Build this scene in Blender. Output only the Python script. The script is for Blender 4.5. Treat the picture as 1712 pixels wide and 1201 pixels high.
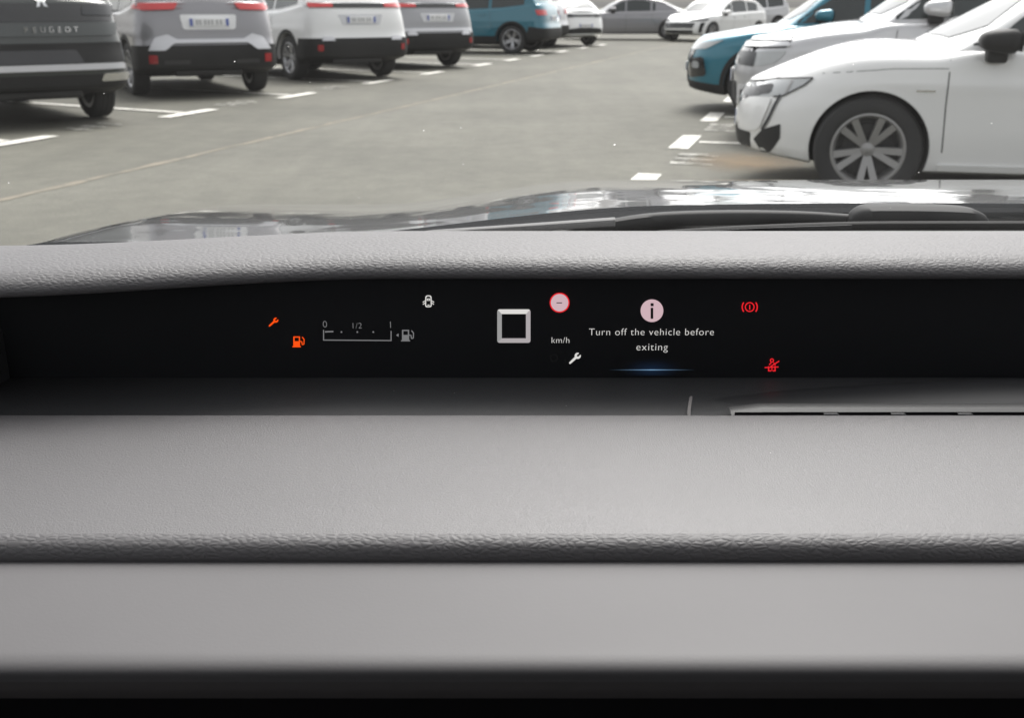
import bpy, bmesh, math, random
import numpy as np
from mathutils import Vector, Matrix
from mathutils.bvhtree import BVHTree

for o in list(bpy.data.objects): bpy.data.objects.remove(o)
scene = bpy.context.scene
COL = scene.collection
R = math.radians
random.seed(7)

# ------------------------------------------------------------------ camera
EYE = 1.15                                   # phone height above the tarmac
PITCH = math.atan(590.5/1800)
cd = bpy.data.cameras.new('camera'); cam = bpy.data.objects.new('camera', cd); COL.objects.link(cam)
cam.location = (0, 0, EYE); cam.rotation_euler = (math.pi/2-PITCH, 0, 0)
cd.sensor_width = 36; cd.lens = 36*1800/1712; cd.clip_start = .02; cd.clip_end = 3000
cd.dof.use_dof = True; cd.dof.focus_distance = .925; cd.dof.aperture_fstop = 14
scene.camera = cam

# ------------------------------------------------------------------ sky, sun, exposure
w = bpy.data.worlds.new('World'); scene.world = w; w.use_nodes = True
nt = w.node_tree; nt.nodes.clear()
sky = nt.nodes.new('ShaderNodeTexSky'); sky.sky_type = 'NISHITA'; sky.sun_disc = False
SUN_EL, SUN_AZ = 54, 14                      # soft sun ahead and to the right, behind cloud
sky.sun_elevation = R(SUN_EL); sky.sun_rotation = R(SUN_AZ)
sky.air_density = 1.0; sky.dust_density = 5.0; sky.ozone_density = 1.0
hs = nt.nodes.new('ShaderNodeHueSaturation'); hs.inputs['Saturation'].default_value = .12
bg = nt.nodes.new('ShaderNodeBackground'); bg.inputs['Strength'].default_value = .15
wo = nt.nodes.new('ShaderNodeOutputWorld')
nt.links.new(sky.outputs[0], hs.inputs['Color']); nt.links.new(hs.outputs[0], bg.inputs['Color']); nt.links.new(bg.outputs[0], wo.inputs[0])
sd = bpy.data.lights.new('sun', 'SUN'); sd.energy = 1.0; sd.angle = R(30); sd.color = (1, .97, .93)
sun = bpy.data.objects.new('sun', sd); COL.objects.link(sun)
az, el = R(SUN_AZ), R(SUN_EL)
sv = Vector((math.sin(az)*math.cos(el), math.cos(az)*math.cos(el), math.sin(el)))
sun.rotation_euler = sv.to_track_quat('Z', 'Y').to_euler(); sun.location = sv*60
scene.view_settings.view_transform = 'Standard'; scene.view_settings.look = 'None'
scene.view_settings.exposure = 1.0; scene.view_settings.gamma = 1
scene.view_settings.use_curve_mapping = False
EXP = 2**scene.view_settings.exposure

# ------------------------------------------------------------------ materials
M = {}
def mat(name, col=(.5,.5,.5), rough=.5, metal=0, spec=.5, coat=0, emit=None, build=None):
    m = bpy.data.materials.new(name); m.use_nodes = True; n = m.node_tree; b = n.nodes['Principled BSDF']
    if not hasattr(col, '__len__'): col = (col,)*3
    b.inputs['Base Color'].default_value = (*col, 1); b.inputs['Roughness'].default_value = rough
    b.inputs['Metallic'].default_value = metal; b.inputs['Specular IOR Level'].default_value = spec
    b.inputs['Coat Weight'].default_value = coat; b.inputs['Coat Roughness'].default_value = .03
    if emit is not None:
        b.inputs['Emission Color'].default_value = (*emit[:3], 1); b.inputs['Emission Strength'].default_value = (emit[3] if len(emit) > 3 else 1)/EXP
    if build: build(n, b)
    M[name] = m; return m
def node(n, t, **k):
    x = n.nodes.new(t)
    for a, v in k.items():
        if a in x.inputs: x.inputs[a].default_value = v
        else: setattr(x, a, v)
    return x
def ocoord(n, scale=(1,1,1)):
    tc = n.nodes.new('ShaderNodeTexCoord'); mp = n.nodes.new('ShaderNodeMapping')
    mp.inputs['Scale'].default_value = scale
    n.links.new(tc.outputs['Object'], mp.inputs[0]); return mp.outputs[0]
def ramp(n, src, p0, c0, p1, c1):
    r = n.nodes.new('ShaderNodeValToRGB'); e = r.color_ramp.elements
    e[0].position = p0; e[0].color = (*c0, 1); e[1].position = p1; e[1].color = (*c1, 1)
    n.links.new(src, r.inputs[0]); return r.outputs[0]
def g3(v): return (v, v, v)

def grain(scale, depth, stretch=.55, fine=0, mott=.06):
    def f(n, b):
        base = b.inputs['Base Color'].default_value[:3]
        co = ocoord(n, (stretch, 1, 1))
        nz = node(n, 'ShaderNodeTexNoise', Scale=scale*.35, Detail=2.0)
        n.links.new(co, nz.inputs['Vector'])
        mx = node(n, 'ShaderNodeMix', data_type='VECTOR'); mx.inputs[0].default_value = .0018
        n.links.new(co, mx.inputs[4]); n.links.new(nz.outputs['Color'], mx.inputs[5])
        v = node(n, 'ShaderNodeTexVoronoi', Scale=scale, feature='DISTANCE_TO_EDGE'); n.links.new(mx.outputs[1], v.inputs['Vector'])
        mr = node(n, 'ShaderNodeMapRange'); mr.inputs[1].default_value = 0; mr.inputs[2].default_value = .35
        n.links.new(v.outputs['Distance'], mr.inputs[0])
        bp = node(n, 'ShaderNodeBump', Strength=1.0, Distance=depth); n.links.new(mr.outputs[0], bp.inputs['Height'])
        n.links.new(bp.outputs[0], b.inputs['Normal'])
        n2 = node(n, 'ShaderNodeTexNoise', Scale=7.0, Detail=3.0); n.links.new(co, n2.inputs['Vector'])
        c = ramp(n, n2.outputs['Fac'], .3, tuple(x*(1-mott) for x in base), .7, tuple(x*(1+mott) for x in base))
        n.links.new(c, b.inputs['Base Color'])
    return f
def dusty(scale, depth, amount=.5, cut=.80):
    # fine moulded plastic texture plus sparse pale lint
    def f(n, b):
        base = b.inputs['Base Color'].default_value[:3]
        co = ocoord(n)
        nz = node(n, 'ShaderNodeTexNoise', Scale=scale, Detail=3.0, Roughness=.7); n.links.new(co, nz.inputs['Vector'])
        bp = node(n, 'ShaderNodeBump', Strength=1.0, Distance=depth); n.links.new(nz.outputs['Fac'], bp.inputs['Height'])
        n.links.new(bp.outputs[0], b.inputs['Normal'])
        v = node(n, 'ShaderNodeTexVoronoi', Scale=42.0); n.links.new(co, v.inputs['Vector'])
        sp = ramp(n, v.outputs['Distance'], .012, (1,1,1), .03, (0,0,0))
        sel = node(n, 'ShaderNodeSeparateColor'); n.links.new(v.outputs['Color'], sel.inputs[0])
        gt = node(n, 'ShaderNodeMath', operation='GREATER_THAN'); gt.inputs[1].default_value = cut; n.links.new(sel.outputs[0], gt.inputs[0])
        mu = node(n, 'ShaderNodeMath', operation='MULTIPLY'); n.links.new(sp, mu.inputs[0]); n.links.new(gt.outputs[0], mu.inputs[1])
        m2 = node(n, 'ShaderNodeMath', operation='MULTIPLY'); m2.inputs[1].default_value = amount; n.links.new(mu.outputs[0], m2.inputs[0])
        n2 = node(n, 'ShaderNodeTexNoise', Scale=5.0, Detail=4.0); n.links.new(co, n2.inputs['Vector'])
        c = ramp(n, n2.outputs['Fac'], .3, tuple(x*.94 for x in base), .7, tuple(x*1.06 for x in base))
        mx = node(n, 'ShaderNodeMix', data_type='RGBA'); n.links.new(m2.outputs[0], mx.inputs[0]); n.links.new(c, mx.inputs[6]); mx.inputs[7].default_value = (.8,.78,.75,1)
        n.links.new(mx.outputs[2], b.inputs['Base Color'])
    return f
def asphalt(n, b):
    co = ocoord(n)
    a = node(n, 'ShaderNodeTexNoise', Scale=.35, Detail=5.0, Roughness=.6); n.links.new(co, a.inputs['Vector'])
    f = node(n, 'ShaderNodeTexNoise', Scale=55.0, Detail=3.0, Roughness=.8); n.links.new(co, f.inputs['Vector'])
    base = b.inputs['Base Color'].default_value[:3]
    c1 = ramp(n, a.outputs['Fac'], .3, tuple(x*.76 for x in base), .7, tuple(x*1.18 for x in base))
    mp = n.nodes.new('ShaderNodeMapping'); mp.inputs['Rotation'].default_value = (0, 0, R(15.9)); mp.inputs['Scale'].default_value = (1.3, .10, 1); n.links.new(co, mp.inputs[0])
    k = node(n, 'ShaderNodeTexNoise', Scale=1.6, Detail=4.0, Roughness=.65); n.links.new(mp.outputs[0], k.inputs['Vector'])
    h = node(n, 'ShaderNodeTexNoise', Scale=4.5, Detail=4.0, Roughness=.7); n.links.new(co, h.inputs['Vector'])
    c3 = ramp(n, k.outputs['Fac'], .35, g3(.92), .65, g3(1.06)); c4 = ramp(n, h.outputs['Fac'], .3, g3(.86), .7, g3(1.12))
    m0 = node(n, 'ShaderNodeMix', data_type='RGBA', blend_type='MULTIPLY'); m0.inputs[0].default_value = 1; n.links.new(c3, m0.inputs[6]); n.links.new(c4, m0.inputs[7])
    m1 = node(n, 'ShaderNodeMix', data_type='RGBA', blend_type='MULTIPLY'); m1.inputs[0].default_value = 1; n.links.new(m0.outputs[2], m1.inputs[6]); n.links.new(c1, m1.inputs[7]); c1 = m1.outputs[2]
    c2 = ramp(n, f.outputs['Fac'], .3, g3(.75), .7, g3(1.2))
    mx = node(n, 'ShaderNodeMix', data_type='RGBA', blend_type='MULTIPLY'); mx.inputs[0].default_value = .8
    n.links.new(c1, mx.inputs[6]); n.links.new(c2, mx.inputs[7]); n.links.new(mx.outputs[2], b.inputs['Base Color'])
    bp = node(n, 'ShaderNodeBump', Strength=.6, Distance=.004); n.links.new(f.outputs['Fac'], bp.inputs['Height']); n.links.new(bp.outputs[0], b.inputs['Normal'])
def worn(under, thr0, thr1, scale=9.0):
    # paint or stain worn through to the tarmac
    def f(n, b):
        base = b.inputs['Base Color'].default_value[:3]
        co = ocoord(n)
        a = node(n, 'ShaderNodeTexNoise', Scale=scale, Detail=5.0, Roughness=.7); n.links.new(co, a.inputs['Vector'])
        n.links.new(ramp(n, a.outputs['Fac'], thr0, under, thr1, base), b.inputs['Base Color'])
    return f

TAR = (.110, .107, .087)
mat('asphalt', TAR, .85, spec=.35, build=asphalt)
mat('asphalt_old', (.123, .120, .099), .85, spec=.35, build=asphalt)
mat('joint', (.215, .185, .14), .9, build=worn(TAR, .34, .58, 6))
mat('road_paint', (.74, .72, .66), .7, build=worn((.25,.245,.22), .34, .50, 11))
mat('worn_paint', (.48, .47, .43), .8, build=worn(TAR, .42, .60, 8))
def stain(n, b):
    tc = n.nodes.new('ShaderNodeTexCoord'); mp = n.nodes.new('ShaderNodeMapping'); mp.inputs['Scale'].default_value = (1.9, 1.35, 1); mp.inputs['Rotation'].default_value = (0, 0, R(15.9))
    n.links.new(tc.outputs['Object'], mp.inputs[0])
    g = n.nodes.new('ShaderNodeTexGradient'); g.gradient_type = 'SPHERICAL'; n.links.new(mp.outputs[0], g.inputs[0])
    a = node(n, 'ShaderNodeTexNoise', Scale=4.0, Detail=5.0, Roughness=.7); n.links.new(tc.outputs['Object'], a.inputs['Vector'])
    mu = node(n, 'ShaderNodeMath', operation='MULTIPLY'); n.links.new(g.outputs['Fac'], mu.inputs[0]); n.links.new(a.outputs['Fac'], mu.inputs[1])
    mr = node(n, 'ShaderNodeMapRange'); mr.inputs[1].default_value = .02; mr.inputs[2].default_value = .45; mr.inputs[4].default_value = .55; n.links.new(mu.outputs[0], mr.inputs[0]); n.links.new(mr.outputs[0], b.inputs['Alpha'])
mat('rust_stain', (.24, .165, .09), .9, build=stain)

PAINT = dict(white=((.80,.80,.79), 0), silver=((.25,.245,.255), .55), grey=((.30,.30,.31), .5), pearl=((.52,.52,.53), .4),
             dark=((.018,.024,.022), .1), teal=((.010,.125,.175), .35), tealb=((.004,.155,.225), .3), black=((.006,.006,.007), .0))
for k, (c, me) in PAINT.items(): mat('paint_'+k, c, .33, metal=me, coat=1.0)
mat('tyre', .040, .8, spec=.3)
mat('alloy', (.42,.42,.43), .35, metal=.8)
mat('alloy_grey', (.33,.325,.32), .45, metal=.5)
mat('alloy_dark', (.05,.05,.052), .4, metal=.5)
mat('plastic', .015, .62, spec=.3)
mat('gloss_black', .008, .12, coat=.6)
mat('wheel_well', .01, .9, spec=.1)
mat('car_glass', (.02,.027,.026), .04, spec=.7)
mat('chrome', .72, .12, metal=1)
mat('satin_silver', (.62,.62,.64), .4, metal=.35)
mat('lens_red', (.55,.03,.03), .15, coat=1)
mat('lens_clear', (.40,.415,.42), .12, coat=1)
mat('lens_dark', (.035,.037,.04), .3, spec=.4)
mat('reflector_red', (.34,.010,.014), .2, coat=.5)
mat('plate', (.78,.78,.78), .4)
mat('plate_blue', (.12,.16,.42), .5)
mat('plate_mark', (.45,.45,.45), .6)
mat('seam', .05, .8, spec=.1)

DASH = .097
mat('dash_leather', (DASH*1.0,DASH*.965,DASH*.995), .52, spec=.42, build=grain(300, .00026))
mat('dash_shelf', (DASH*1.0,DASH*.965,DASH*.995), .44, spec=.52, build=dusty(700, .00040))
mat('dash_ledge', (DASH*1.0,DASH*.962,DASH*.99), .55, spec=.4, build=dusty(500, .0001, .2, .93))
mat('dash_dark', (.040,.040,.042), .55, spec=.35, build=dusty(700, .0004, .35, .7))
mat('trim_satin', (.034,.034,.035), .5, spec=.4)
mat('vent_plastic', (.030,.030,.032), .5, spec=.35)
mat('slot_black', (.014,.013,.015), .9, spec=.1)
mat('screen_black', (.015,.0155,.0175), .5, spec=.2)
mat('fascia', (.085,.078,.078), .6, spec=.4)
mat('rubber', .008, .75, spec=.2)
mat('wiper_black', (.014,.0145,.015), .62, spec=.22)
mat('wiper_grey', (.11,.11,.11), .6, spec=.3)
mat('headliner', (.10,.098,.095), .95, spec=.1)
mat('cabin_trim', (.03,.03,.032), .7)
def ripple(n, b):
    co = ocoord(n); a = node(n, 'ShaderNodeTexNoise', Scale=7.0, Detail=1.5); n.links.new(co, a.inputs['Vector'])
    bp = node(n, 'ShaderNodeBump', Strength=1.0, Distance=.0010); n.links.new(a.outputs['Fac'], bp.inputs['Height'])
    n.links.new(bp.outputs[0], b.inputs['Normal']); n.links.new(bp.outputs[0], b.inputs['Coat Normal'])
mat('bonnet_paint', (.010,.011,.012), .25, coat=1.0, build=ripple)
# display inks: a lit screen, so these emit
def ink(name, c, s): mat(name, (.01,.01,.01), .6, spec=.1, emit=(*c, s))
ink('lit_white', (.95,.93,.90), .75); ink('lit_grey', (.9,.9,.92), .20); ink('lit_dim', (.9,.9,.92), .012)
ink('lit_pink', (.93,.66,.72), .66); ink('lit_red', (1,.02,.03), .85); ink('lit_orange', (1,.085,.005), 1.0); ink('lit_silver', (.80,.74,.76), .52); ink('lit_cool', (.80,.80,.80), .40)
def blue_fade(wx, wz):
    def f(n, b):
        tc = n.nodes.new('ShaderNodeTexCoord'); mp = n.nodes.new('ShaderNodeMapping'); mp.inputs['Scale'].default_value = (1/wx, 1, 1/wz)
        n.links.new(tc.outputs['Object'], mp.inputs[0])
        g = n.nodes.new('ShaderNodeTexGradient'); g.gradient_type = 'QUADRATIC_SPHERE'; n.links.new(mp.outputs[0], g.inputs[0])
        mu = node(n, 'ShaderNodeMath', operation='MULTIPLY'); mu.inputs[1].default_value = b.inputs['Emission Strength'].default_value
        n.links.new(g.outputs['Fac'], mu.inputs[0]); n.links.new(mu.outputs[0], b.inputs['Emission Strength'])
    return f
mat('lit_blue_line', (.015,.0155,.0175), .5, spec=.2, emit=(.30,.55,.85,.65), build=blue_fade(.042, .042))
mat('lit_blue_glow', (.015,.0155,.0175), .5, spec=.2, emit=(.05,.16,.42,.09), build=blue_fade(.030, .0125))
def glass_build():
    m = bpy.data.materials.new('windscreen_glass'); m.use_nodes = True; n = m.node_tree; n.nodes.clear()
    out = n.nodes.new('ShaderNodeOutputMaterial')
    tr = node(n, 'ShaderNodeBsdfTransparent', Color=(.96,.962,.955,1))
    gl = node(n, 'ShaderNodeBsdfGlossy', Roughness=.02, Color=(1,1,1,1))
    lw = node(n, 'ShaderNodeFresnel', IOR=1.12)
    m1 = n.nodes.new('ShaderNodeMixShader'); n.links.new(lw.outputs[0], m1.inputs[0]); n.links.new(tr.outputs[0], m1.inputs[1]); n.links.new(gl.outputs[0], m1.inputs[2])
    tl = node(n, 'ShaderNodeBsdfTranslucent', Color=(.9,.89,.87,1))
    co = ocoord(n)
    nz = node(n, 'ShaderNodeTexNoise', Scale=6.0, Detail=6.0, Roughness=.65); n.links.new(co, nz.inputs['Vector'])
    film = node(n, 'ShaderNodeMapRange'); film.inputs[1].default_value = .3; film.inputs[2].default_value = .7; film.inputs[3].default_value = .003; film.inputs[4].default_value = .009
    n.links.new(nz.outputs['Fac'], film.inputs[0])
    def specks(sc, r0, r1, cut):
        v = node(n, 'ShaderNodeTexVoronoi', Scale=sc); n.links.new(co, v.inputs['Vector'])
        sp = ramp(n, v.outputs['Distance'], r0, (1,1,1), r1, (0,0,0))
        sel = node(n, 'ShaderNodeSeparateColor'); n.links.new(v.outputs['Color'], sel.inputs[0])
        gt = node(n, 'ShaderNodeMath', operation='GREATER_THAN'); gt.inputs[1].default_value = cut; n.links.new(sel.outputs[0], gt.inputs[0])
        mu = node(n, 'ShaderNodeMath', operation='MULTIPLY'); n.links.new(sp, mu.inputs[0]); n.links.new(gt.outputs[0], mu.inputs[1]); return mu.outputs[0]
    s1 = specks(31.0, .015, .045, .72); s2 = specks(90.0, .03, .08, .91)
    mx = node(n, 'ShaderNodeMath', operation='MAXIMUM'); n.links.new(s1, mx.inputs[0]); n.links.new(s2, mx.inputs[1])
    ml = node(n, 'ShaderNodeMath', operation='MULTIPLY'); ml.inputs[1].default_value = .4; n.links.new(mx.outputs[0], ml.inputs[0])
    m3 = node(n, 'ShaderNodeMath', operation='MAXIMUM'); n.links.new(ml.outputs[0], m3.inputs[0]); n.links.new(film.outputs[0], m3.inputs[1])
    m2 = n.nodes.new('ShaderNodeMixShader'); n.links.new(m3.outputs[0], m2.inputs[0]); n.links.new(m1.outputs[0], m2.inputs[1]); n.links.new(tl.outputs[0], m2.inputs[2])
    n.links.new(m2.outputs[0], out.inputs[0]); M['windscreen_glass'] = m
glass_build()

# ------------------------------------------------------------------ helpers
def link(name, me, m, parent=None, loc=None):
    o = bpy.data.objects.new(name, me); COL.objects.link(o)
    if m and not me.materials: me.materials.append(M[m])
    if parent: o.parent = parent
    if loc: o.location = loc
    return o
def mesh(name, vs, fs, m=None, parent=None, smooth=False, ang=None, loc=None):
    me = bpy.data.meshes.new(name); me.from_pydata([tuple(v) for v in vs], [], [tuple(f) for f in fs]); me.validate()
    if smooth or ang:
        me.polygons.foreach_set('use_smooth', [True]*len(me.polygons))
        if ang: me.set_sharp_from_angle(angle=R(ang))
    return link(name, me, m, parent, loc)
def frombm(name, bm, m=None, parent=None, ang=None, fix=True):
    if fix: bmesh.ops.recalc_face_normals(bm, faces=bm.faces)
    me = bpy.data.meshes.new(name); bm.to_mesh(me); bm.free()
    if ang:
        me.polygons.foreach_set('use_smooth', [True]*len(me.polygons)); me.set_sharp_from_angle(angle=R(ang))
    return link(name, me, m, parent)
def tag(o, label=None, cat=None, group=None, kind=None):
    for k, v in (('label', label), ('category', cat), ('group', group), ('kind', kind)):
        if v: o[k] = v
    return o
def empty(name, loc=(0,0,0), rz=0):
    o = bpy.data.objects.new(name, None); COL.objects.link(o); o.location = loc; o.rotation_euler = (0,0,rz); o.empty_display_size = .2; return o
def box_bm(bm, x0, x1, y0, y1, z0, z1, bev=0):
    r = bmesh.ops.create_cube(bm, size=1)
    for v in r['verts']: v.co = Vector(((x0+x1)/2+v.co.x*(x1-x0), (y0+y1)/2+v.co.y*(y1-y0), (z0+z1)/2+v.co.z*(z1-z0)))
    if bev:
        es = list({e for v in r['verts'] for e in v.link_edges})
        bmesh.ops.bevel(bm, geom=es, offset=bev, segments=3, affect='EDGES', profile=.5)
def sm(t): t = np.clip(t, 0, 1); return t*t*(3-2*t)
def curve1(pts, smooth=.08):
    # smoothed piecewise-linear profile
    xs = np.array([p[0] for p in pts], float); ys = np.array([p[1] for p in pts], float)
    g = np.linspace(xs[0]-.5, xs[-1]+.5, 900); v = np.interp(g, xs, ys)
    lo = ys[0]+(g[g < xs[0]]-xs[0])*(ys[1]-ys[0])/(xs[1]-xs[0]); hi = ys[-1]+(g[g > xs[-1]]-xs[-1])*(ys[-1]-ys[-2])/(xs[-1]-xs[-2])
    v[g < xs[0]] = lo; v[g > xs[-1]] = hi
    st = g[1]-g[0]; k = np.exp(-.5*(np.arange(-60, 61)*st/smooth)**2); k /= k.sum()
    vs = np.convolve(np.pad(v, 60, mode='edge'), k, 'valid')
    return lambda x: np.interp(x, g, vs)

# ------------------------------------------------------------------ car bodies
def superring(a0, a1, n, K, flip):
    ph = np.linspace(0, 1, K)
    ph = np.pi/2*ph
    return np.sin(ph)**(2/n), np.cos(ph)**(2/n)
def lower_body(P):
    L, W = P['L'], P['W']/2
    zt = curve1(P['top'], .07); zb = curve1(P['bot'], .08)
    dF = curve1(P['nose'], .035); dR = curve1(P['tail'], .035)
    ph = np.linspace(0, np.pi/2, 22)
    cr = P['lr']*np.sin(ph)**(2/P['nr']); wr = W*np.cos(ph)**(2/P['nr'])
    cf = P['lf']*np.sin(ph)**(2/P['nf']); wf = W*np.cos(ph)**(2/P['nf'])
    xr = (-L/2+P['lr'])-cr; xf = (L/2-P['lf'])+cf
    mid = np.linspace(xr[0], xf[0], 46)[1:-1]
    X = np.concatenate([xr[::-1], mid, xf]); Wd = np.concatenate([wr[::-1], np.full(len(mid), W), wf])
    NS = 18; rings = []
    for x, wd in zip(X, Wd):
        t, b = float(zt(x)), float(zb(x)); wd = max(wd, 0)
        hood = float(sm((x-P['cowl'])/.25)); rt = .07+.05*hood; rw = min((.10+.24*hood), wd*.85)
        pts = [(0, b), (wd*.5, b), (wd*.90, b), (wd*.965, b+.02)]
        zs = np.linspace(b+.06, t-rt, NS)
        def side(z):
            f = 1-.035*np.clip((.45-z)/.3, 0, 1)**1.5-.05*np.clip((z-.62)/.45, 0, 1)**1.6
            f += .006*np.exp(-((z-P['crease'])/.03)**2)
            return f
        for z in zs: pts.append((wd*float(side(z)), z))
        ys = wd*float(side(zs[-1]))
        for k in range(1, 7):
            a = k/6*np.pi/2; pts.append((ys-rw*(1-np.cos(a)**(2/2.4)), t-rt+rt*np.sin(a)**(2/2.4)))
        ye = ys-rw
        for k in range(1, 5): q = 1-k/4; pts.append((ye*q, t+P['crown']*hood*(1-q*q)))
        rings.append(pts)
    rings = np.array(rings); nst, nh, _ = rings.shape
    V = []
    gF = sm((X-(L/2-P['lf']-.25))/(P['lf']+.25)); gR = sm(((-L/2+P['lr']+.35)-X)/(P['lr']+.35))
    for i in range(nst):
        for sgn in (1, -1):
            for (y, z) in rings[i]:
                V.append((X[i]+float(dF(z))*gF[i]+float(dR(z))*gR[i], sgn*y, z))
    Fs = []
    for i in range(nst-1):
        for s in (0, 1):
            a = i*2*nh+s*nh; b = (i+1)*2*nh+s*nh
            for j in range(nh-1):
                q = (a+j, b+j, b+j+1, a+j+1); Fs.append(q if s else q[::-1])
    bm = bmesh.new(); vv = [bm.verts.new(v) for v in V]
    for f in Fs:
        try: bm.faces.new([vv[k] for k in f])
        except ValueError: pass
    bmesh.ops.remove_doubles(bm, verts=bm.verts, dist=.0012)
    bmesh.ops.dissolve_degenerate(bm, edges=bm.edges, dist=.0005)
    bmesh.ops.holes_fill(bm, edges=[e for e in bm.edges if e.is_boundary], sides=0)
    bmesh.ops.recalc_face_normals(bm, faces=bm.faces)
    me = bpy.data.meshes.new('lower'); bm.to_mesh(me); bm.free()
    # wheel arches
    o = bpy.data.objects.new('tmp', me); COL.objects.link(o)
    cb = bmesh.new()
    for wx in (P['fw'], P['rw']):
        for s in (1, -1):
            mtx = Matrix.Translation((wx, s*(W-.02), P['r']+.005)) @ Matrix.Rotation(math.pi/2, 4, 'X')
            bmesh.ops.create_cone(cb, cap_ends=True, segments=72, radius1=P['arch'], radius2=P['arch'], depth=.56, matrix=mtx)
    cm = bpy.data.meshes.new('cut'); cb.to_mesh(cm); cb.free(); c = bpy.data.objects.new('cut', cm); COL.objects.link(c)
    md = o.modifiers.new('b', 'BOOLEAN'); md.operation = 'DIFFERENCE'; md.object = c; md.solver = 'EXACT'
    dg = bpy.context.evaluated_depsgraph_get(); res = bpy.data.meshes.new_from_object(o.evaluated_get(dg))
    bpy.data.objects.remove(o); bpy.data.objects.remove(c)
    ix = []
    for p in res.polygons:
        inn = False
        cn = p.center
        for wx in (P['fw'], P['rw']):
            if math.hypot(cn.x-wx, cn.z-P['r']-.005) < P['arch']-.0005 and cn.z > 0: inn = True
        ix.append(1 if inn and (abs(p.normal.y) > .9 or True) and abs(cn.y) > W-.32 and not (abs(cn.z-zb(cn.x)) < .02) else (2 if cn.z < zb(cn.x)+.11 else 0))
    res.materials.clear()
    for _ in range(3): res.materials.append(None)
    res.polygons.foreach_set('material_index', ix)
    res.polygons.foreach_set('use_smooth', [True]*len(res.polygons)); res.set_sharp_from_angle(angle=R(38))
    return res
def greenhouse(P):
    W = P['W']/2*.925; zr = curve1(P['roof'], .05); z0 = curve1(P['top'], .07)
    x0, x1 = P['roof'][0][0], P['roof'][-1][0]; xm = (x0+x1)/2
    X = np.linspace(x0, x1, 54); rings = []
    for x in X:
        b = float(z0(x))-.06; t = max(float(zr(x)), b+.03); h = t-b
        rt = min(.10, h*.6); pts = []
        tum = .30
        for k in range(8):
            z = b+(h-rt)*k/7; pts.append((W-tum*max(0, z-b-.04), z))
        ys = pts[-1][0]; rw = .14
        for k in range(1, 6):
            a = k/5*np.pi/2; pts.append((ys-rw*(1-np.cos(a)**.85), t-rt+rt*np.sin(a)**.85))
        ye = ys-rw
        for k in range(1, 6): q = 1-k/5; pts.append((ye*q, t+.035*(1-q*q)))
        rings.append(pts)
    nh = len(rings[0]); V = []; Fs = []
    for i, x in enumerate(X):
        for s in (1, -1):
            for (y, z) in rings[i]:
                bend = -.16*(y/W)**2 if x > xm else .10*(y/W)**2
                wgt = float(sm((abs(x-xm)-(x1-x0)*.2)/((x1-x0)*.3)))
                V.append((x+bend*wgt, s*y, z))
    for i in range(len(X)-1):
        for s in (0, 1):
            a = i*2*nh+s*nh; b = a+2*nh
            for j in range(nh-1):
                q = (a+j, b+j, b+j+1, a+j+1); Fs.append(q if s else q[::-1])
    bm = bmesh.new(); vv = [bm.verts.new(v) for v in V]
    for f in Fs: bm.faces.new([vv[k] for k in f])
    bmesh.ops.remove_doubles(bm, verts=bm.verts, dist=.001); bmesh.ops.recalc_face_normals(bm, faces=bm.faces)
    me = bpy.data.meshes.new('upper'); bm.to_mesh(me); bm.free()
    me.polygons.foreach_set('use_smooth', [True]*len(me.polygons)); me.set_sharp_from_angle(angle=R(40))
    return me
SUV = dict(L=4.45, W=1.86, lr=.50, lf=.85, nr=4.2, nf=3.0, cowl=.95, crown=.03, crease=.80, fw=1.33, rw=-1.33, r=.345, arch=.385,
    top=[(-2.225,1.20),(-1.9,1.19),(-1,1.09),(.6,1.03),(.95,1.02),(1.5,.98),(1.95,.92),(2.225,.86)],
    bot=[(-2.225,.37),(-1.85,.29),(-1.2,.22),(1.2,.20),(1.8,.21),(2.225,.27)],
    nose=[(.2,-.10),(.32,-.01),(.6,0),(.74,-.03),(.86,-.12),(.98,-.30)],
    tail=[(.25,.10),(.36,.02),(.5,0),(.64,.0),(.72,.045),(.9,.06),(1.05,.09),(1.22,.17)],
    roof=[(-2.04,1.16),(-1.98,1.28),(-1.86,1.44),(-1.66,1.56),(-1.1,1.62),(-.2,1.63),(.25,1.58),(.72,1.33),(1.18,1.0)])
HATCH = dict(L=4.36, W=1.84, lr=.55, lf=1.0, nr=3.4, nf=2.45, cowl=.78, crown=.03, crease=.70, fw=1.335, rw=-1.41, r=.318, arch=.345,
    top=[(-2.18,.98),(-1.8,1.0),(-1,.97),(.4,.915),(.72,.905),(1.2,.91),(1.6,.905),(1.85,.865),(2.0,.80),(2.12,.725),(2.18,.66)],
    bot=[(-2.18,.33),(-1.85,.25),(-1.2,.195),(.9,.185),(1.6,.20),(2.18,.27)],
    nose=[(.15,-.12),(.25,-.03),(.42,0),(.56,-.02),(.66,-.07),(.80,-.22),(.92,-.36)],
    tail=[(.2,.12),(.33,.02),(.5,0),(.62,.02),(.8,.06),(1.0,.14)],
    roof=[(-2.0,.98),(-1.85,1.12),(-1.6,1.28),(-1.2,1.39),(-.4,1.445),(.0,1.42),(.42,1.26),(1.07,.90)])
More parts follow.
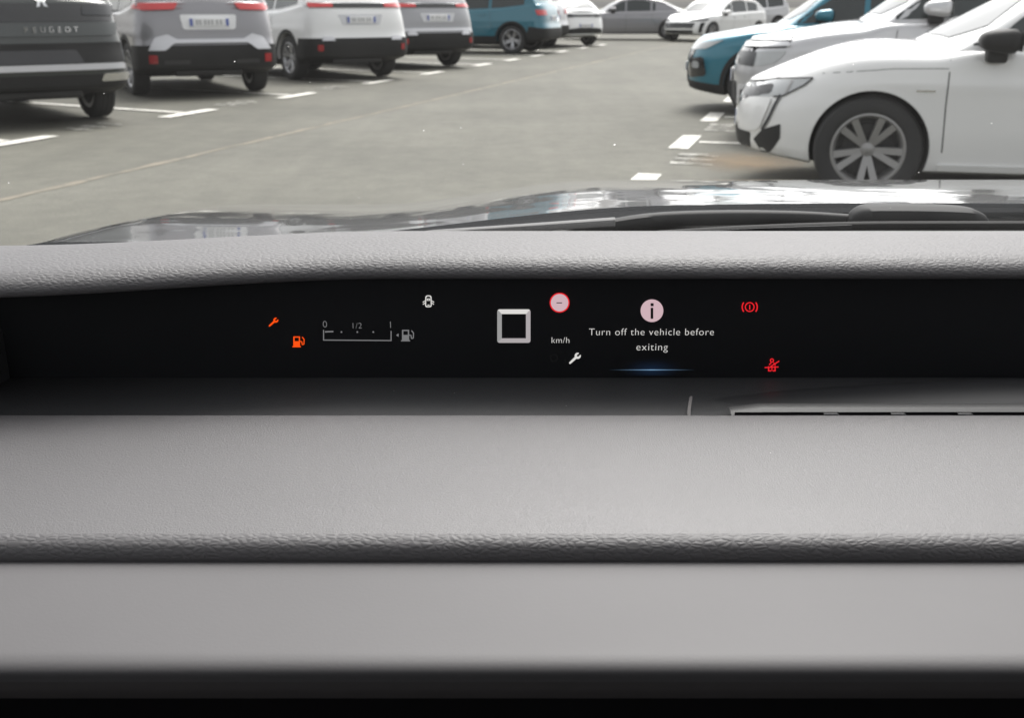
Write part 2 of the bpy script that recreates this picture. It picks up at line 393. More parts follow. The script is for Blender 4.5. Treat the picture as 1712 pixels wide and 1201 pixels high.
SEDAN = dict(L=4.75, W=1.86, lr=.55, lf=.9, nr=3.6, nf=3.0, cowl=.95, crown=.04, crease=.74, fw=1.45, rw=-1.38, r=.335, arch=.37,
    top=[(-2.375,.97),(-1.9,1.02),(-1,.98),(.6,.95),(1.0,.94),(1.6,.87),(2.1,.77),(2.375,.70)],
    bot=[(-2.375,.34),(-1.9,.26),(-1.2,.2),(1.2,.19),(1.9,.2),(2.375,.27)],
    nose=[(.15,-.12),(.28,-.02),(.5,0),(.64,-.04),(.74,-.12),(.85,-.3)],
    tail=[(.2,.12),(.36,.02),(.5,0),(.64,.02),(.8,.04),(1.0,.08)],
    roof=[(-1.9,1.0),(-1.6,1.12),(-1.1,1.34),(-.5,1.45),(-.1,1.46),(.3,1.40),(.7,1.2),(1.15,.92)])
TYPES = {}
def get_type(k):
    if k not in TYPES:
        P = dict(SUV=SUV, HATCH=HATCH, SEDAN=SEDAN)[k]; lo = lower_body(P); up = greenhouse(P)
        def bv(ms):
            vs, fs = [], []
            for m_ in ms:
                o = len(vs); vs += [v.co.copy() for v in m_.vertices]; fs += [[o+i for i in p.vertices] for p in m_.polygons]
            return BVHTree.FromPolygons(vs, fs)
        TYPES[k] = (P, lo, up, bv([lo]), bv([lo, up]))
    return TYPES[k]

def roundpoly(pts, r, seg=5):
    out = []; n = len(pts)
    for i in range(n):
        p0, p, p1 = (Vector(pts[i-1]), Vector(pts[i]), Vector(pts[(i+1) % n]))
        a = (p0-p); b = (p1-p); rr = min(r, a.length*.45, b.length*.45); a = p+a.normalized()*rr; b = p+b.normalized()*rr
        for k in range(seg+1):
            t = k/seg; out.append(tuple(a*(1-t)**2+p*2*t*(1-t)+b*t*t))
    return out
def stripline(pts, w):
    L_, R_ = [], []
    for i, p in enumerate(pts):
        a = Vector(pts[max(0, i-1)]); b = Vector(pts[min(len(pts)-1, i+1)]); d = (b-a).normalized(); n = Vector((-d.y, d.x))*w/2
        L_.append(tuple(Vector(p)+n)); R_.append(tuple(Vector(p)-n))
    return L_+R_[::-1]
VIEW = {'left': (lambda a, b: Vector((a, 3, b)), Vector((0,-1,0))), 'right': (lambda a, b: Vector((a, -3, b)), Vector((0,1,0))),
        'rear': (lambda a, b: Vector((-6, a, b)), Vector((1,0,0))), 'front': (lambda a, b: Vector((6, a, b)), Vector((-1,0,0))),
        'top': (lambda a, b: Vector((a, b, 4)), Vector((0,0,-1)))}
def patch(name, bvh, poly, view, m, parent, off=.006, grid=.06, rim=True, ang=35):
    org, d = VIEW[view]
    bm = bmesh.new()
    try: bm.faces.new([bm.verts.new((a, b, 0)) for a, b in poly])
    except ValueError: bm.free(); return None
    xs = [p[0] for p in poly]; ys = [p[1] for p in poly]
    for ax, lo, hi in ((0, min(xs), max(xs)), (1, min(ys), max(ys))):
        n = int((hi-lo)/grid)
        for k in range(1, n+1):
            c = lo+(hi-lo)*k/(n+1); co = [0,0,0]; no = [0,0,0]; co[ax] = c; no[ax] = 1
            bmesh.ops.bisect_plane(bm, geom=bm.verts[:]+bm.edges[:]+bm.faces[:], plane_co=co, plane_no=no, dist=1e-5)
    hits = {}; depth = []
    for v in bm.verts:
        o = org(v.co.x, v.co.y); h = bvh.ray_cast(o, d, 12)
        hits[v] = (o, h); 
        if h[0] is not None: depth.append(h[3])
    if not depth: bm.free(); return None
    md = sorted(depth)[len(depth)//2]
    for v, (o, h) in hits.items():
        if h[0] is None or abs(h[3]-md) > .9:
            nn = bvh.find_nearest(o+d*md); q, nr = nn[0], nn[1]
        else: q, nr = h[0], h[1]
        if nr.dot(d) > 0: nr = -nr
        v.co = q+(nr*.6-d*.4).normalized()*off
    if rim:
        be = [e for e in bm.edges if e.is_boundary]
        r = bmesh.ops.extrude_edge_only(bm, edges=be)
        for v in [g for g in r['geom'] if isinstance(g, bmesh.types.BMVert)]: v.co += d*(off+.012)
    return frombm(name, bm, m, parent, ang)

# wheels ------------------------------------------------------------
WCACHE = {}
def wheel_meshes(r, rr, style):
    key = (r, rr, style)
    if key in WCACHE: return WCACHE[key]
    def lathe(prof, n=56):
        vs, fs = [], []
        for i in range(n):
            a = 2*math.pi*i/n
            for (q, y) in prof: vs.append((q*math.cos(a), y, q*math.sin(a)))
        m_ = len(prof)
        for i in range(n):
            for j in range(m_-1):
                fs.append((i*m_+j, i*m_+j+1, ((i+1) % n)*m_+j+1, ((i+1) % n)*m_+j))
        return vs, fs
    def mk(nm, vs, fs, m, ang=40):
        me = bpy.data.meshes.new(nm); me.from_pydata(vs, [], fs); me.polygons.foreach_set('use_smooth', [True]*len(me.polygons)); me.set_sharp_from_angle(angle=R(ang)); me.materials.append(M[m])
        bm = bmesh.new(); bm.from_mesh(me); bmesh.ops.recalc_face_normals(bm, faces=bm.faces); bm.to_mesh(me); bm.free(); return me
    w = .108; am = 'alloy_grey' if 'grey' in style else 'alloy'
    tp = [(rr+.004,-w*.85),(rr+.02,-w*.98),(r-.05,-w*1.02),(r-.016,-w*.92),(r-.002,-w*.7)]
    for g in (-.45, 0, .45): tp += [(r, w*g-.016),(r-.007, w*g-.013),(r-.007, w*g+.013),(r, w*g+.016)]
    tp += [(r-.002,w*.7),(r-.016,w*.92),(r-.05,w*1.02),(rr+.03,w*1.0),(rr+.02,w*.98),(rr+.004,w*.86),(rr+.004,-w*.85)]
    t = mk('tyre', *lathe(tp), 'tyre')
    rp = [(rr+.006,w*.80),(rr+.005,w*.90),(rr-.006,w*.92),(rr-.016,w*.84),(rr-.026,w*.4),(rr-.04,-w*.8),(rr+.006,-w*.85)]
    rim = mk('rim', *lathe(rp), am)
    dk = mk('brake_disc', *lathe([(rr-.03,-.02),(rr*.72,-.02),(rr*.71,.0),(rr*.3,.0),(.0,.0)]), 'alloy_dark')
    bk = mk('inner_shade_disc', *lathe([(rr+.004,-w*.86),(rr*.9,-w*.7),(.0,-w*.6)]), 'wheel_well')  # added dark disc; its colour stands in for shade inside the wheel
    bm = bmesh.new()
    def spoke(a, w0, w1, r0, r1, y0, y1, skew=0):
        ca, sa = math.cos(a), math.sin(a)
        def P(rad, tan, y): return (rad*ca-tan*sa, y, rad*sa+tan*ca)
        v = [P(r0,-w0,y0),P(r0,w0,y0),P(r1,w1+skew,y1),P(r1,-w1+skew,y1),P(r0,-w0*1.2,y0-.03),P(r0,w0*1.2,y0-.03),P(r1,w1*1.2+skew,y1-.035),P(r1,-w1*1.2+skew,y1-.035)]
        q = [bm.verts.new(c) for c in v]
        for f in ((0,1,2,3),(7,6,5,4),(0,4,5,1),(1,5,6,2),(2,6,7,3),(3,7,4,0)): bm.faces.new([q[k] for k in f])
    ns = 5
    for k in range(ns):
        a = 2*math.pi*k/ns+.31
        if 'double' in style:
            for s in (-1, 1): spoke(a+s*.13, .017, .021, .035, rr-.012, .050, w*.86, s*.018)
            spoke(a, .024, .012, .03, rr*.52, .046, .052)
        else:
            spoke(a, .034, .016, .03, rr-.012, .050, w*.86); spoke(a+.33, .008, .012, .05, rr-.012, .045, w*.84)
    bmesh.ops.recalc_face_normals(bm, faces=bm.faces)
    sp = bpy.data.meshes.new('spokes'); bm.to_mesh(sp); bm.free(); sp.materials.append(M[am])
    hub = mk('hub_cap', *lathe([(.0,.060),(.020,.0595),(.026,.056),(.040,.053),(.046,.045),(.050,.01)], 28), am)
    WCACHE[key] = (t, rim, dk, sp, hub, bk); return WCACHE[key]
def add_wheel(parent, x, y, r, rr, style, left, rot):
    ms = wheel_meshes(r, rr, style)
    t = bpy.data.objects.new('wheel', ms[1]); COL.objects.link(t); t.parent = parent; t.location = (x, y, r)
    t.rotation_euler = (0, rot, 0) if left else (0, rot, math.pi)
    for nm, me in zip(('tyre', 'brake_disc', 'spokes', 'hub_cap', 'inner_shade_disc'), (ms[0], ms[2], ms[3], ms[4], ms[5])):
        o = bpy.data.objects.new(nm, me); COL.objects.link(o); o.parent = t
    return t

def mir(poly): return [(-a, b) for a, b in poly][::-1]
def rect(x0, x1, z0, z1, r=.02): return roundpoly([(x0,z0),(x1,z0),(x1,z1),(x0,z1)], r)
def arc(cx, cz, r, a0, a1, n=26): return [(cx+r*math.cos(R(a0+(a1-a0)*i/n)), cz+r*math.sin(R(a0+(a1-a0)*i/n))) for i in range(n+1)]

def text_mesh(s, size, name='lettering', depth=.0004, spacing=1.0):
    cu = bpy.data.curves.new('t', 'FONT'); cu.body = s; cu.size = size; cu.align_x = 'CENTER'; cu.align_y = 'CENTER'; cu.extrude = depth; cu.space_character = spacing; cu.offset = -.014*size
    o = bpy.data.objects.new('t', cu); COL.objects.link(o)
    dg = bpy.context.evaluated_depsgraph_get(); me = bpy.data.meshes.new_from_object(o.evaluated_get(dg)); bpy.data.objects.remove(o); me.name = name
    return me

def plate(root, x, z, tilt=0, w=.52, frame=None, z_h=.11):
    """number plate on the rear or front: white board, blue end bands, worn grey characters"""
    bm = bmesh.new(); box_bm(bm, -.006, .006, -w/2, w/2, -z_h/2, z_h/2, .004); p = frombm('number_plate', bm, 'plate', root, 40)
    p.location = (x, 0, z); p.rotation_euler = (0, tilt, 0)
    s = -1
    for e in (-1, 1):
        bm = bmesh.new(); box_bm(bm, -.009, -.0062, e*(w/2-.045), e*(w/2-.005), -z_h*.42, z_h*.42); frombm('blue_band', bm, 'plate_blue', p)
    for k, yy in enumerate((-.15, -.10, -.035, .01, .055, .12, .16)):
        bm = bmesh.new(); box_bm(bm, -.0085, -.0062, yy-.014, yy+.014, -.03, .03); box_bm(bm, -.0088, -.0086, yy-.006, yy+.006, -.015+.01*(k % 3), .02)
        frombm('plate_character', bm, 'plate_mark', p)
    return p

def mirror(root, m, x, z, y, side):
    bm = bmesh.new(); box_bm(bm, -.10, .11, -.13, .13, -.075, .075, .06)
    for v in bm.verts:
        f = (v.co.x+.1)/.21; v.co.z *= 1-.35*f; v.co.y *= 1-.2*f
    o = frombm('door_mirror', bm, m, root, 60); o.location = (x, side*y, z)
    bm = bmesh.new(); box_bm(bm, -.05, .06, -.16, .02, -.12, -.035, .02)
    for v in bm.verts: v.co.y *= side
    frombm('mirror_foot', bm, 'plastic', o, 50)
    bm = bmesh.new(); box_bm(bm, -.106, -.10, -.10, .10, -.055, .055, .0); frombm('mirror_glass', bm, 'car_glass', o)
    return o

def build_car(kind, name, paint, loc, psi, label, rear=None, front=None, wheels='double', clad=True, group=None, scale=1.0, mcap=None):
    P, lo, up, bl, ba = get_type(kind)
    root = empty(name, (loc[0], loc[1], .008), math.pi/2+R(psi)); root.scale = (scale,)*3
    tag(root, label, 'car', group)
    pm = 'paint_'+paint
    me = lo.copy(); me.materials[0] = M[pm]; me.materials[1] = M['wheel_well']; me.materials[2] = M['plastic' if clad else pm]; body = link('body', me, None, root)
    me = up.copy(); me.materials.append(M[pm]); link('roof', me, None, root)
    W = P['W']/2; r = P['r']; rr = r*(.672 if kind == 'HATCH' else .69)
    rnd = random.Random(name+str(loc))
    for x in (P['fw'], P['rw']):
        for s in (1, -1): add_wheel(root, x, s*(W-.125), r, rr, wheels, s > 0, rnd.random()*6)
    # glazing
    ro = P['roof']; zt = curve1(P['top'], .07); zr = curve1(ro, .05)
    def gl(x): return float(zr(x))-.10
    for sd in ('left', 'right'):
        xs0 = ro[2][0]+.22; xs1 = ro[-1][0]-.26
        for a, b in ((xs0, -.78), (-.70, .13), (.19, xs1)):
            n = 10; xs = [a+(b-a)*i/n for i in range(n+1)]
            lo_ = [(x, max(float(zt(x))+.02, 0)) for x in xs]; hi_ = [(x, max(gl(x)-.02*(abs(x) > .6), float(zt(x))+.03)) for x in xs]
            patch('side_window', ba, lo_+hi_[::-1], sd, 'car_glass', root, .005, .12)
        lines = [[(.95 if kind != 'HATCH' else .92, .32), (.93, .6), (.93 if kind == 'HATCH' else .90, float(zt(.9))-.06)], [(.16, .30), (.15, float(zt(.15))-.04)], [(-.95,.45),(-.78,.7),(-.74, float(zt(-.75))-.04)]]
        for l in lines: patch('panel_gap', bl, stripline(l, .007), sd, 'seam', root, .0015, .08, rim=False)
        for hx in (.0, -.62):
            hz = float(zt(hx))-.13; patch('door_handle', bl, rect(hx-.02, hx+.16, hz-.016, hz+.016, .012), sd, pm, root, .03, .05)
    x0, x1 = ro[-1][0]-.62, ro[-1][0]-.10
    patch('windscreen', ba, [(x0-.0,-.50),(x1-.24,-.72),(x1-.05,-.55),(x1+.02,-.2),(x1+.02,.2),(x1-.05,.55),(x1-.24,.72),(x0,.50)], 'top', 'car_glass', root, .005, .10)
    zg = float(zt(ro[0][0]))+.10; zh = ro[3][1]-.05
    patch('rear_window', ba, roundpoly([(-.66,zg),(.66,zg),(.52,zh),(-.52,zh)], .05), 'rear', 'car_glass', root, .005, .10)
    # bonnet gap
    for sy in (-1, 1): patch('bonnet_gap', bl, stripline([(P['cowl']+.02, sy*.70), (P['cowl']+.5, sy*.69), (P['L']/2-.42, sy*.60)], .007), 'top', 'seam', root, .0015, .08, rim=False)
    for s in (1, -1):
        mx = {'HATCH': .69, 'SUV': .62, 'SEDAN': .62}[kind]
        mirror(root, mcap or pm, mx, float(zt(mx))+(.05 if kind == 'HATCH' else .10), W+.06, s)
    if clad:
        for sd in ('left', 'right'):
            for x in (P['fw'], P['rw']):
                o_ = arc(x, r+.005, P['arch']+.055, -8, 188); i_ = arc(x, r+.005, P['arch']+.002, -8, 188)
                patch('arch_trim', bl, o_+i_[::-1], sd, 'plastic', root, .008, .09)
            zb_ = .27; patch('sill_trim', bl, [(P['rw']+P['arch']+.03,zb_),(P['fw']-P['arch']-.03,zb_),(P['fw']-P['arch']-.03,.43),(P['rw']+P['arch']+.03,.43)], sd, 'plastic', root, .008, .12)
    if rear: rear(root, P, bl, ba, pm)
    if front: front(root, P, bl, ba, pm)
    return root

# ---- rear ends
def bumper_low(root, bl, z1, w=.90, z0=.40):
    patch('rear_bumper_trim', bl, roundpoly([(-w,z0),(w,z0),(w,z1),(-w,z1)], .03), 'rear', 'plastic', root, .014, .07)
    for sd in ('left', 'right'):
        patch('bumper_side_trim', bl, roundpoly([(-2.12,z0),(-1.79,.34),(-1.74,.5),(-1.78,.66),(-2.12,z1)], .02), sd, 'plastic', root, .012, .07)
def underside(root, x=-2.0):
    bm = bmesh.new(); box_bm(bm, x, x+.5, -.45, .45, .26, .36, .03); frombm('silencer', bm, 'alloy_dark', root, 40)
def rear_silver(root, P, bl, ba, pm):
    bumper_low(root, bl, .66); underside(root)
    patch('plate_recess', bl, roundpoly([(-.34,.855),(.34,.855),(.37,1.04),(-.37,1.04)], .04), 'rear', 'plate', root, .006, .08)
    plate(root, -2.225+.052, .945, .05)
    c = [(-.80,.60),(-.60,.60),(-.48,.685),(.48,.685),(.60,.60),(.80,.60),(.70,.76),(.55,.80),(.44,.735),(-.44,.735),(-.55,.80),(-.70,.76)]
    patch('skid_trim', bl, roundpoly(c, .02), 'rear', 'satin_silver', root, .026, .06)
    for s in (1, -1):
        f = (lambda p: p) if s > 0 else mir
        patch('tail_light', bl, f(roundpoly([(.36,1.185),(.85,1.175),(.88,1.12),(.80,1.09),(.42,1.10)], .03)), 'rear', 'lens_red', root, .02, .06)
        patch('tail_light_corner', bl, roundpoly([(-2.1,1.10),(-1.80,1.11),(-1.80,1.16),(-2.1,1.165)], .02), 'left' if s > 0 else 'right', 'lens_red', root, .014, .06)
        patch('reflector', bl, f(rect(.70,.80,.44,.545,.015)), 'rear', 'reflector_red', root, .022, .05)
        patch('bumper_vent', bl, f(rect(.30,.62,.43,.48,.015)), 'rear', 'alloy_dark', root, .022, .05)
def rear_dark(root, P, bl, ba, pm):
    underside(root); bumper_low(root, bl, .50)
    patch('tailgate_panel', bl, roundpoly([(-.80,1.0),(.80,1.0),(.82,1.17),(-.82,1.17)], .02), 'rear', 'gloss_black', root, .008, .08)
    patch('tailgate_strip', bl, roundpoly([(-.80,.865),(.80,.865),(.83,.985),(-.83,.985)], .02), 'rear', pm, root, .03, .08)
    patch('bumper_band', bl, roundpoly([(-.86,.55),(.86,.55),(.86,.80),(-.86,.80)], .03), 'rear', 'plastic', root, .010, .08)
    patch('plate_recess', bl, roundpoly([(-.42,.61),(.42,.61),(.36,.735),(-.36,.735)], .02), 'rear', 'alloy_dark', root, .016, .08)
    patch('chrome_strip', bl, roundpoly([(-.84,.545),(.84,.545),(.84,.60),(-.84,.60)], .02), 'rear', 'satin_silver', root, .034, .06)
    for s in (1, -1):
        f = (lambda p: p) if s > 0 else mir
        patch('exhaust_trim', bl, f(roundpoly([(.56,.43),(.88,.43),(.90,.505),(.60,.505)], .03)), 'rear', 'chrome', root, .03, .05)
        patch('tail_light', bl, f(roundpoly([(.48,1.06),(.82,1.05),(.84,1.15),(.50,1.15)], .02)), 'rear', 'lens_dark', root, .018, .06)
    for k, ch in enumerate('PEUGEOT'):
        me = text_mesh(ch, .075, 'badge_letter', .003); me.materials.append(M['chrome'])
        o = link('badge_letter', me, None, root, (-2.225+.052-.035, .09-.078*k, .925)); o.rotation_euler = (math.pi/2, 0, -math.pi/2)
    # animal-crest badge, a chrome relief of raised limbs on the tailgate
    crest = [(-.05,0),(-.03,.045),(-.055,.09),(-.02,.12),(-.035,.17),(.0,.21),(.045,.19),(.05,.14),(.025,.12),(.06,.085),(.035,.06),(.055,.0),(.02,.01),(.015,.05),(-.01,.05),(-.015,.01)]
    patch('badge', ba, [(a-.12, 1.13+b*.9) for a, b in crest], 'rear', 'chrome', root, .02, .05)
def rear_white(root, P, bl, ba, pm):
    bumper_low(root, bl, .66); underside(root)
    patch('plate_recess', bl, roundpoly([(-.33,.86),(.33,.86),(.40,1.02),(-.40,1.02)], .02), 'rear', 'paint_pearl', root, .005, .08)
    plate(root, -2.225+.052, .94, .05)
    patch('lamp_panel', bl, roundpoly([(-.82,1.12),(.82,1.12),(.82,1.19),(-.82,1.19)], .01), 'rear', 'gloss_black', root, .012, .08)
    for s in (1, -1):
        f = (lambda p: p) if s > 0 else mir
        patch('tail_light', bl, f(rect(.46,.82,1.125,1.185,.01)), 'rear', 'lens_red', root, .022, .06)
        patch('reflector', bl, f(rect(.70,.78,.47,.565,.012)), 'rear', 'reflector_red', root, .022, .05)
        patch('skid_trim', bl, f(roundpoly([(.50,.625),(.72,.625),(.68,.685),(.54,.685)], .02)), 'rear', 'satin_silver', root, .026, .05)
def rear_grey(root, P, bl, ba, pm):
    rear_white(root, P, bl, ba, pm)
    patch('bumper_strip', bl, roundpoly([(-.78,.69),(.78,.69),(.74,.745),(-.74,.745)], .02), 'rear', 'satin_silver', root, .020, .06)
def rear_plain(root, P, bl, ba, pm):
    bumper_low(root, bl, .62)
    for s in (1, -1):
        f = (lambda p: p) if s > 0 else mir
        patch('tail_light', bl, f(rect(.56,.86,.93,1.06,.02)), 'rear', 'lens_red', root, .02, .06)
    plate(root, -2.225+.055, .86, .05)
def rear_hatch(root, P, bl, ba, pm):
    patch('lamp_panel', bl, roundpoly([(-.76,.84),(.76,.84),(.72,.91),(-.72,.91)], .02), 'rear', 'gloss_black', root, .01, .07)
    patch('diffuser', bl, roundpoly([(-.72,.37),(.72,.37),(.66,.50),(.3,.53),(-.3,.53),(-.66,.50)], .02), 'rear', 'plastic', root, .012, .06)
    plate(root, -2.18-.008, .60, .0)
    for s in (1, -1):
        f = (lambda p: p) if s > 0 else mir
        patch('tail_light', bl, f(rect(.44,.78,.83,.92,.02)), 'rear', 'lens_dark', root, .018, .06)

# ---- front ends
def both(fn):
    for sd in ('left', 'right'): fn(sd)
def front_hatch(root, P, bl, ba, pm):
    fw = P['fw']
    def q(pts): return [(fw+a, b) for a, b in pts]
    for sd in ('left', 'right'):
        patch('headlight', bl, roundpoly(q([(.78,.655),(.56,.705),(.355,.722),(.40,.680),(.50,.625),(.58,.610),(.76,.585)]), .012), sd, 'lens_clear', root, .006, .04)
        patch('headlight_bezel', bl, roundpoly(q([(.86,.64),(.70,.668),(.66,.60),(.86,.575)]), .012), sd, 'lens_dark', root, .010, .04)
        patch('headlight_reflector', bl, roundpoly(q([(.69,.655),(.58,.682),(.60,.622),(.70,.602)]), .025), sd, 'alloy_dark', root, .009, .04)
        patch('headlight_divider', bl, stripline(q([(.47,.708),(.505,.632)]), .012), sd, 'alloy_grey', root, .009, .04)
        patch('headlight_edge', bl, stripline(q([(.76,.660),(.56,.711),(.35,.729)]), .008), sd, 'seam', root, .008, .05, rim=False)
        patch('headlight_edge', bl, stripline(q([(.35,.726),(.40,.684),(.52,.615),(.58,.605)]), .008), sd, 'seam', root, .008, .05, rim=False)
        patch('light_fang', bl, stripline(q([(.535,.62),(.565,.56),(.60,.47),(.635,.40)]), .016), sd, 'lens_dark', root, .010, .04)
        patch('bumper_cheek', bl, roundpoly(q([(.825,.47),(.79,.555),(.70,.595),(.585,.60),(.62,.50),(.655,.40),(.74,.375),(.81,.40)]), .03), sd, pm, root, .012, .04)
        patch('side_intake', bl, roundpoly(q([(.523,.448),(.52,.357),(.575,.262),(.63,.255),(.69,.33),(.635,.40)]), .012), sd, 'plastic', root, .005, .04)
        patch('lower_intake', bl, roundpoly(q([(.90,.40),(.84,.40),(.80,.34),(.76,.25),(.90,.30)]), .012), sd, 'plastic', root, .006, .04)
        patch('arch_lip', bl, arc(fw, P['r']+.005, P['arch']+.012, -5, 185)+arc(fw, P['r']+.005, P['arch']+.001, -5, 185)[::-1], sd, pm, root, .006, .06)
        patch('body_crease', bl, stripline([(fw-.40,.800),(fw-.1,.795),(fw+.30,.758)], .0035), sd, 'seam', root, .0012, .08, rim=False)
        patch('sill_moulding', bl, roundpoly([(P['rw']+.4,.225),(fw-.40,.215),(fw-.40,.25),(P['rw']+.4,.262)], .01), sd, pm, root, .016, .10)
        patch('fender_badge', bl, rect(fw-.34,fw-.235,.668,.678,.003), sd, 'chrome', root, .004, .05)
    patch('grille', bl, roundpoly([(-.52,.42),(.52,.42),(.58,.60),(.40,.63),(-.40,.63),(-.58,.60)], .03), 'front', 'gloss_black', root, .006, .06)
    patch('lower_grille', bl, roundpoly([(-.50,.27),(.50,.27),(.54,.37),(-.54,.37)], .02), 'front', 'plastic', root, .006, .06)
    plate(root, 2.160, .44, .0).rotation_euler = (0, 0, math.pi)
def front_suv_silver(root, P, bl, ba, pm):
    for s in (1, -1):
        f = (lambda p: p) if s > 0 else mir
        sd = 'left' if s > 0 else 'right'
        patch('light_bar_recess', bl, roundpoly([(1.70,.905),(2.12,.875),(2.14,.80),(1.76,.815)], .01), sd, 'lens_dark', root, .008, .05)
        for z in (.865, .820): patch('light_bar', bl, roundpoly([(1.72,z+.008),(2.12,z-.015),(2.12,z+.018),(1.74,z+.040)], .006), sd, 'chrome', root, .018, .05)
        patch('headlight', bl, roundpoly([(1.75,.79),(2.12,.77),(2.12,.66),(1.98,.66),(1.84,.69)], .02), sd, 'lens_clear', root, .008, .05)
        patch('headlight_bezel', bl, roundpoly([(2.0,.775),(2.16,.77),(2.16,.66),(2.02,.655)], .02), sd, 'lens_dark', root, .013, .05)
        patch('fog_surround', bl, roundpoly([(2.02,.33),(2.15,.32),(2.15,.50),(2.06,.50)], .03), sd, 'satin_silver', root, .012, .05)
        patch('fog_lamp', bl, roundpoly([(2.065,.36),(2.12,.36),(2.12,.46),(2.08,.46)], .02), sd, 'lens_dark', root, .018, .05)
    patch('grille', bl, roundpoly([(-.62,.66),(.62,.66),(.62,.80),(-.62,.80)], .03), 'front', 'gloss_black', root, .008, .07)
    patch('lower_grille', bl, roundpoly([(-.55,.36),(.55,.36),(.50,.52),(-.50,.52)], .03), 'front', 'plastic', root, .008, .07)
    plate(root, 2.235, .56).rotation_euler = (0, 0, math.pi)
def front_suv_teal(root, P, bl, ba, pm):
    for s in (1, -1):
        sd = 'left' if s > 0 else 'right'
        patch('headlight', bl, roundpoly([(1.74,.85),(2.12,.80),(2.14,.73),(1.95,.745)], .02), sd, 'lens_clear', root, .010, .05)
        patch('lamp_housing', bl, roundpoly([(1.93,.44),(2.16,.40),(2.18,.62),(1.98,.66)], .05), sd, 'gloss_black', root, .012, .05)
        patch('fog_lamp', bl, roundpoly([(2.02,.52),(2.12,.52),(2.12,.60),(2.03,.60)], .03), sd, 'lens_clear', root, .018, .05)
        patch('bumper_lip', bl, roundpoly([(1.85,.255),(2.16,.285),(2.17,.32),(1.85,.29)], .01), sd, 'plastic', root, .014, .05)
    patch('grille', bl, roundpoly([(-.60,.60),(.60,.60),(.64,.74),(-.64,.74)], .03), 'front', 'gloss_black', root, .008, .07)
    patch('lower_grille', bl, roundpoly([(-.50,.34),(.50,.34),(.46,.50),(-.46,.50)], .03), 'front', 'plastic', root, .008, .07)
    plate(root, 2.235, .52).rotation_euler = (0, 0, math.pi)
def front_far(root, P, bl, ba, pm):
    h = P['L']/2
    for s in (1, -1):
        f = (lambda p: p) if s > 0 else mir
        patch('headlight', bl, f(roundpoly([(.40,.66),(.84,.68),(.86,.74),(.44,.71)], .02)), 'front', 'lens_dark', root, .012, .05)
        patch('light_fang', bl, f(roundpoly([(.70,.30),(.76,.30),(.82,.62),(.74,.62)], .02)), 'front', 'plastic', root, .012, .05)
    patch('grille', bl, roundpoly([(-.56,.44),(.56,.44),(.60,.61),(-.60,.61)], .03), 'front', 'gloss_black', root, .008, .07)
    patch('lower_grille', bl, roundpoly([(-.56,.28),(.56,.28),(.56,.38),(-.56,.38)], .02), 'front', 'plastic', root, .008, .07)

# ------------------------------------------------------------------ ground and markings
AX = R(15.9)
ea = Vector((math.sin(AX), math.cos(AX), 0)); en = Vector((-math.cos(AX), math.sin(AX), 0))      # along the aisle, across it to the left
def AT(s, t, z=0): v = ea*s+en*t; return (v.x, v.y, z)
def head(psi): return Vector((-math.sin(R(psi)), math.cos(R(psi)), 0))
S = 900
tag(mesh('tarmac', [(-S,-S,0),(S,-S,0),(S,S,0),(-S,S,0)], [(0,1,2,3)], 'asphalt'), kind='structure')
tag(mesh('tarmac_lane', [AT(-12,4.87,.004),AT(-12,-9,.004),AT(75,-9,.004),AT(75,4.87,.004)], [(3,2,1,0)], 'asphalt_old'), kind='structure')
def ribbon(name, pts, wd, z, m, parent=None, jit=0):
    vs, fs = [], []; n = len(pts); rj = random.Random(3)
    for i, p in enumerate(pts):
        a = Vector(pts[max(0, i-1)]); b = Vector(pts[min(n-1, i+1)]); d = (b-a); d.z = 0; d.normalize(); q = Vector((-d.y, d.x, 0))*wd/2*(1+jit*(rj.random()-.5))
        p = Vector(p)+Vector((-d.y, d.x, 0))*jit*.02*(rj.random()-.5); vs += [(p+q)[:2]+(z,), (p-q)[:2]+(z,)]
    for i in range(n-1): fs.append((2*i+1, 2*i+3, 2*i+2, 2*i))
    return mesh(name, vs, fs, m, parent)
tag(ribbon('tarmac_joint', [AT(-12+i*.35, 4.87) for i in range(230)], .06, .0065, 'joint', jit=1.3), kind='structure')
PSI_LINE = 60
def tmark(s, t, psi, L, back):
    c = Vector(AT(s, t)); h = head(psi)*back; wd = .13
    a = c-ea*.50; b = c+ea*.50; n = en*.085
    vs = [a-n, b-n, b+n, a+n]; o = mesh('bay_marking', [(*v.xy, .009) for v in vs], [(0,1,2,3)], 'road_paint')
    p = Vector((-h.y, h.x, 0))*.05; q0 = c+h*.12; q1 = c+h*L
    vs = [q0-p, q1-p, q1+p, q0+p]; f = (0,1,2,3)
    ln = mesh('bay_line', [(*v.xy, .0095) for v in vs], [f], 'road_paint', o)
    return tag(o, kind='structure')
for s in (8.08, 10.90, 13.55, 16.39, 18.92, 21.95, 24.15, 26.39, 29.03, 31.70, 34.4): tmark(s, 6.88, PSI_LINE, 5.0, 1)
for s in (7.22, 9.73, 12.09, 14.6, 17.1, 19.6, 22.1): tmark(s, 1.17, 75, 5.0, -1)
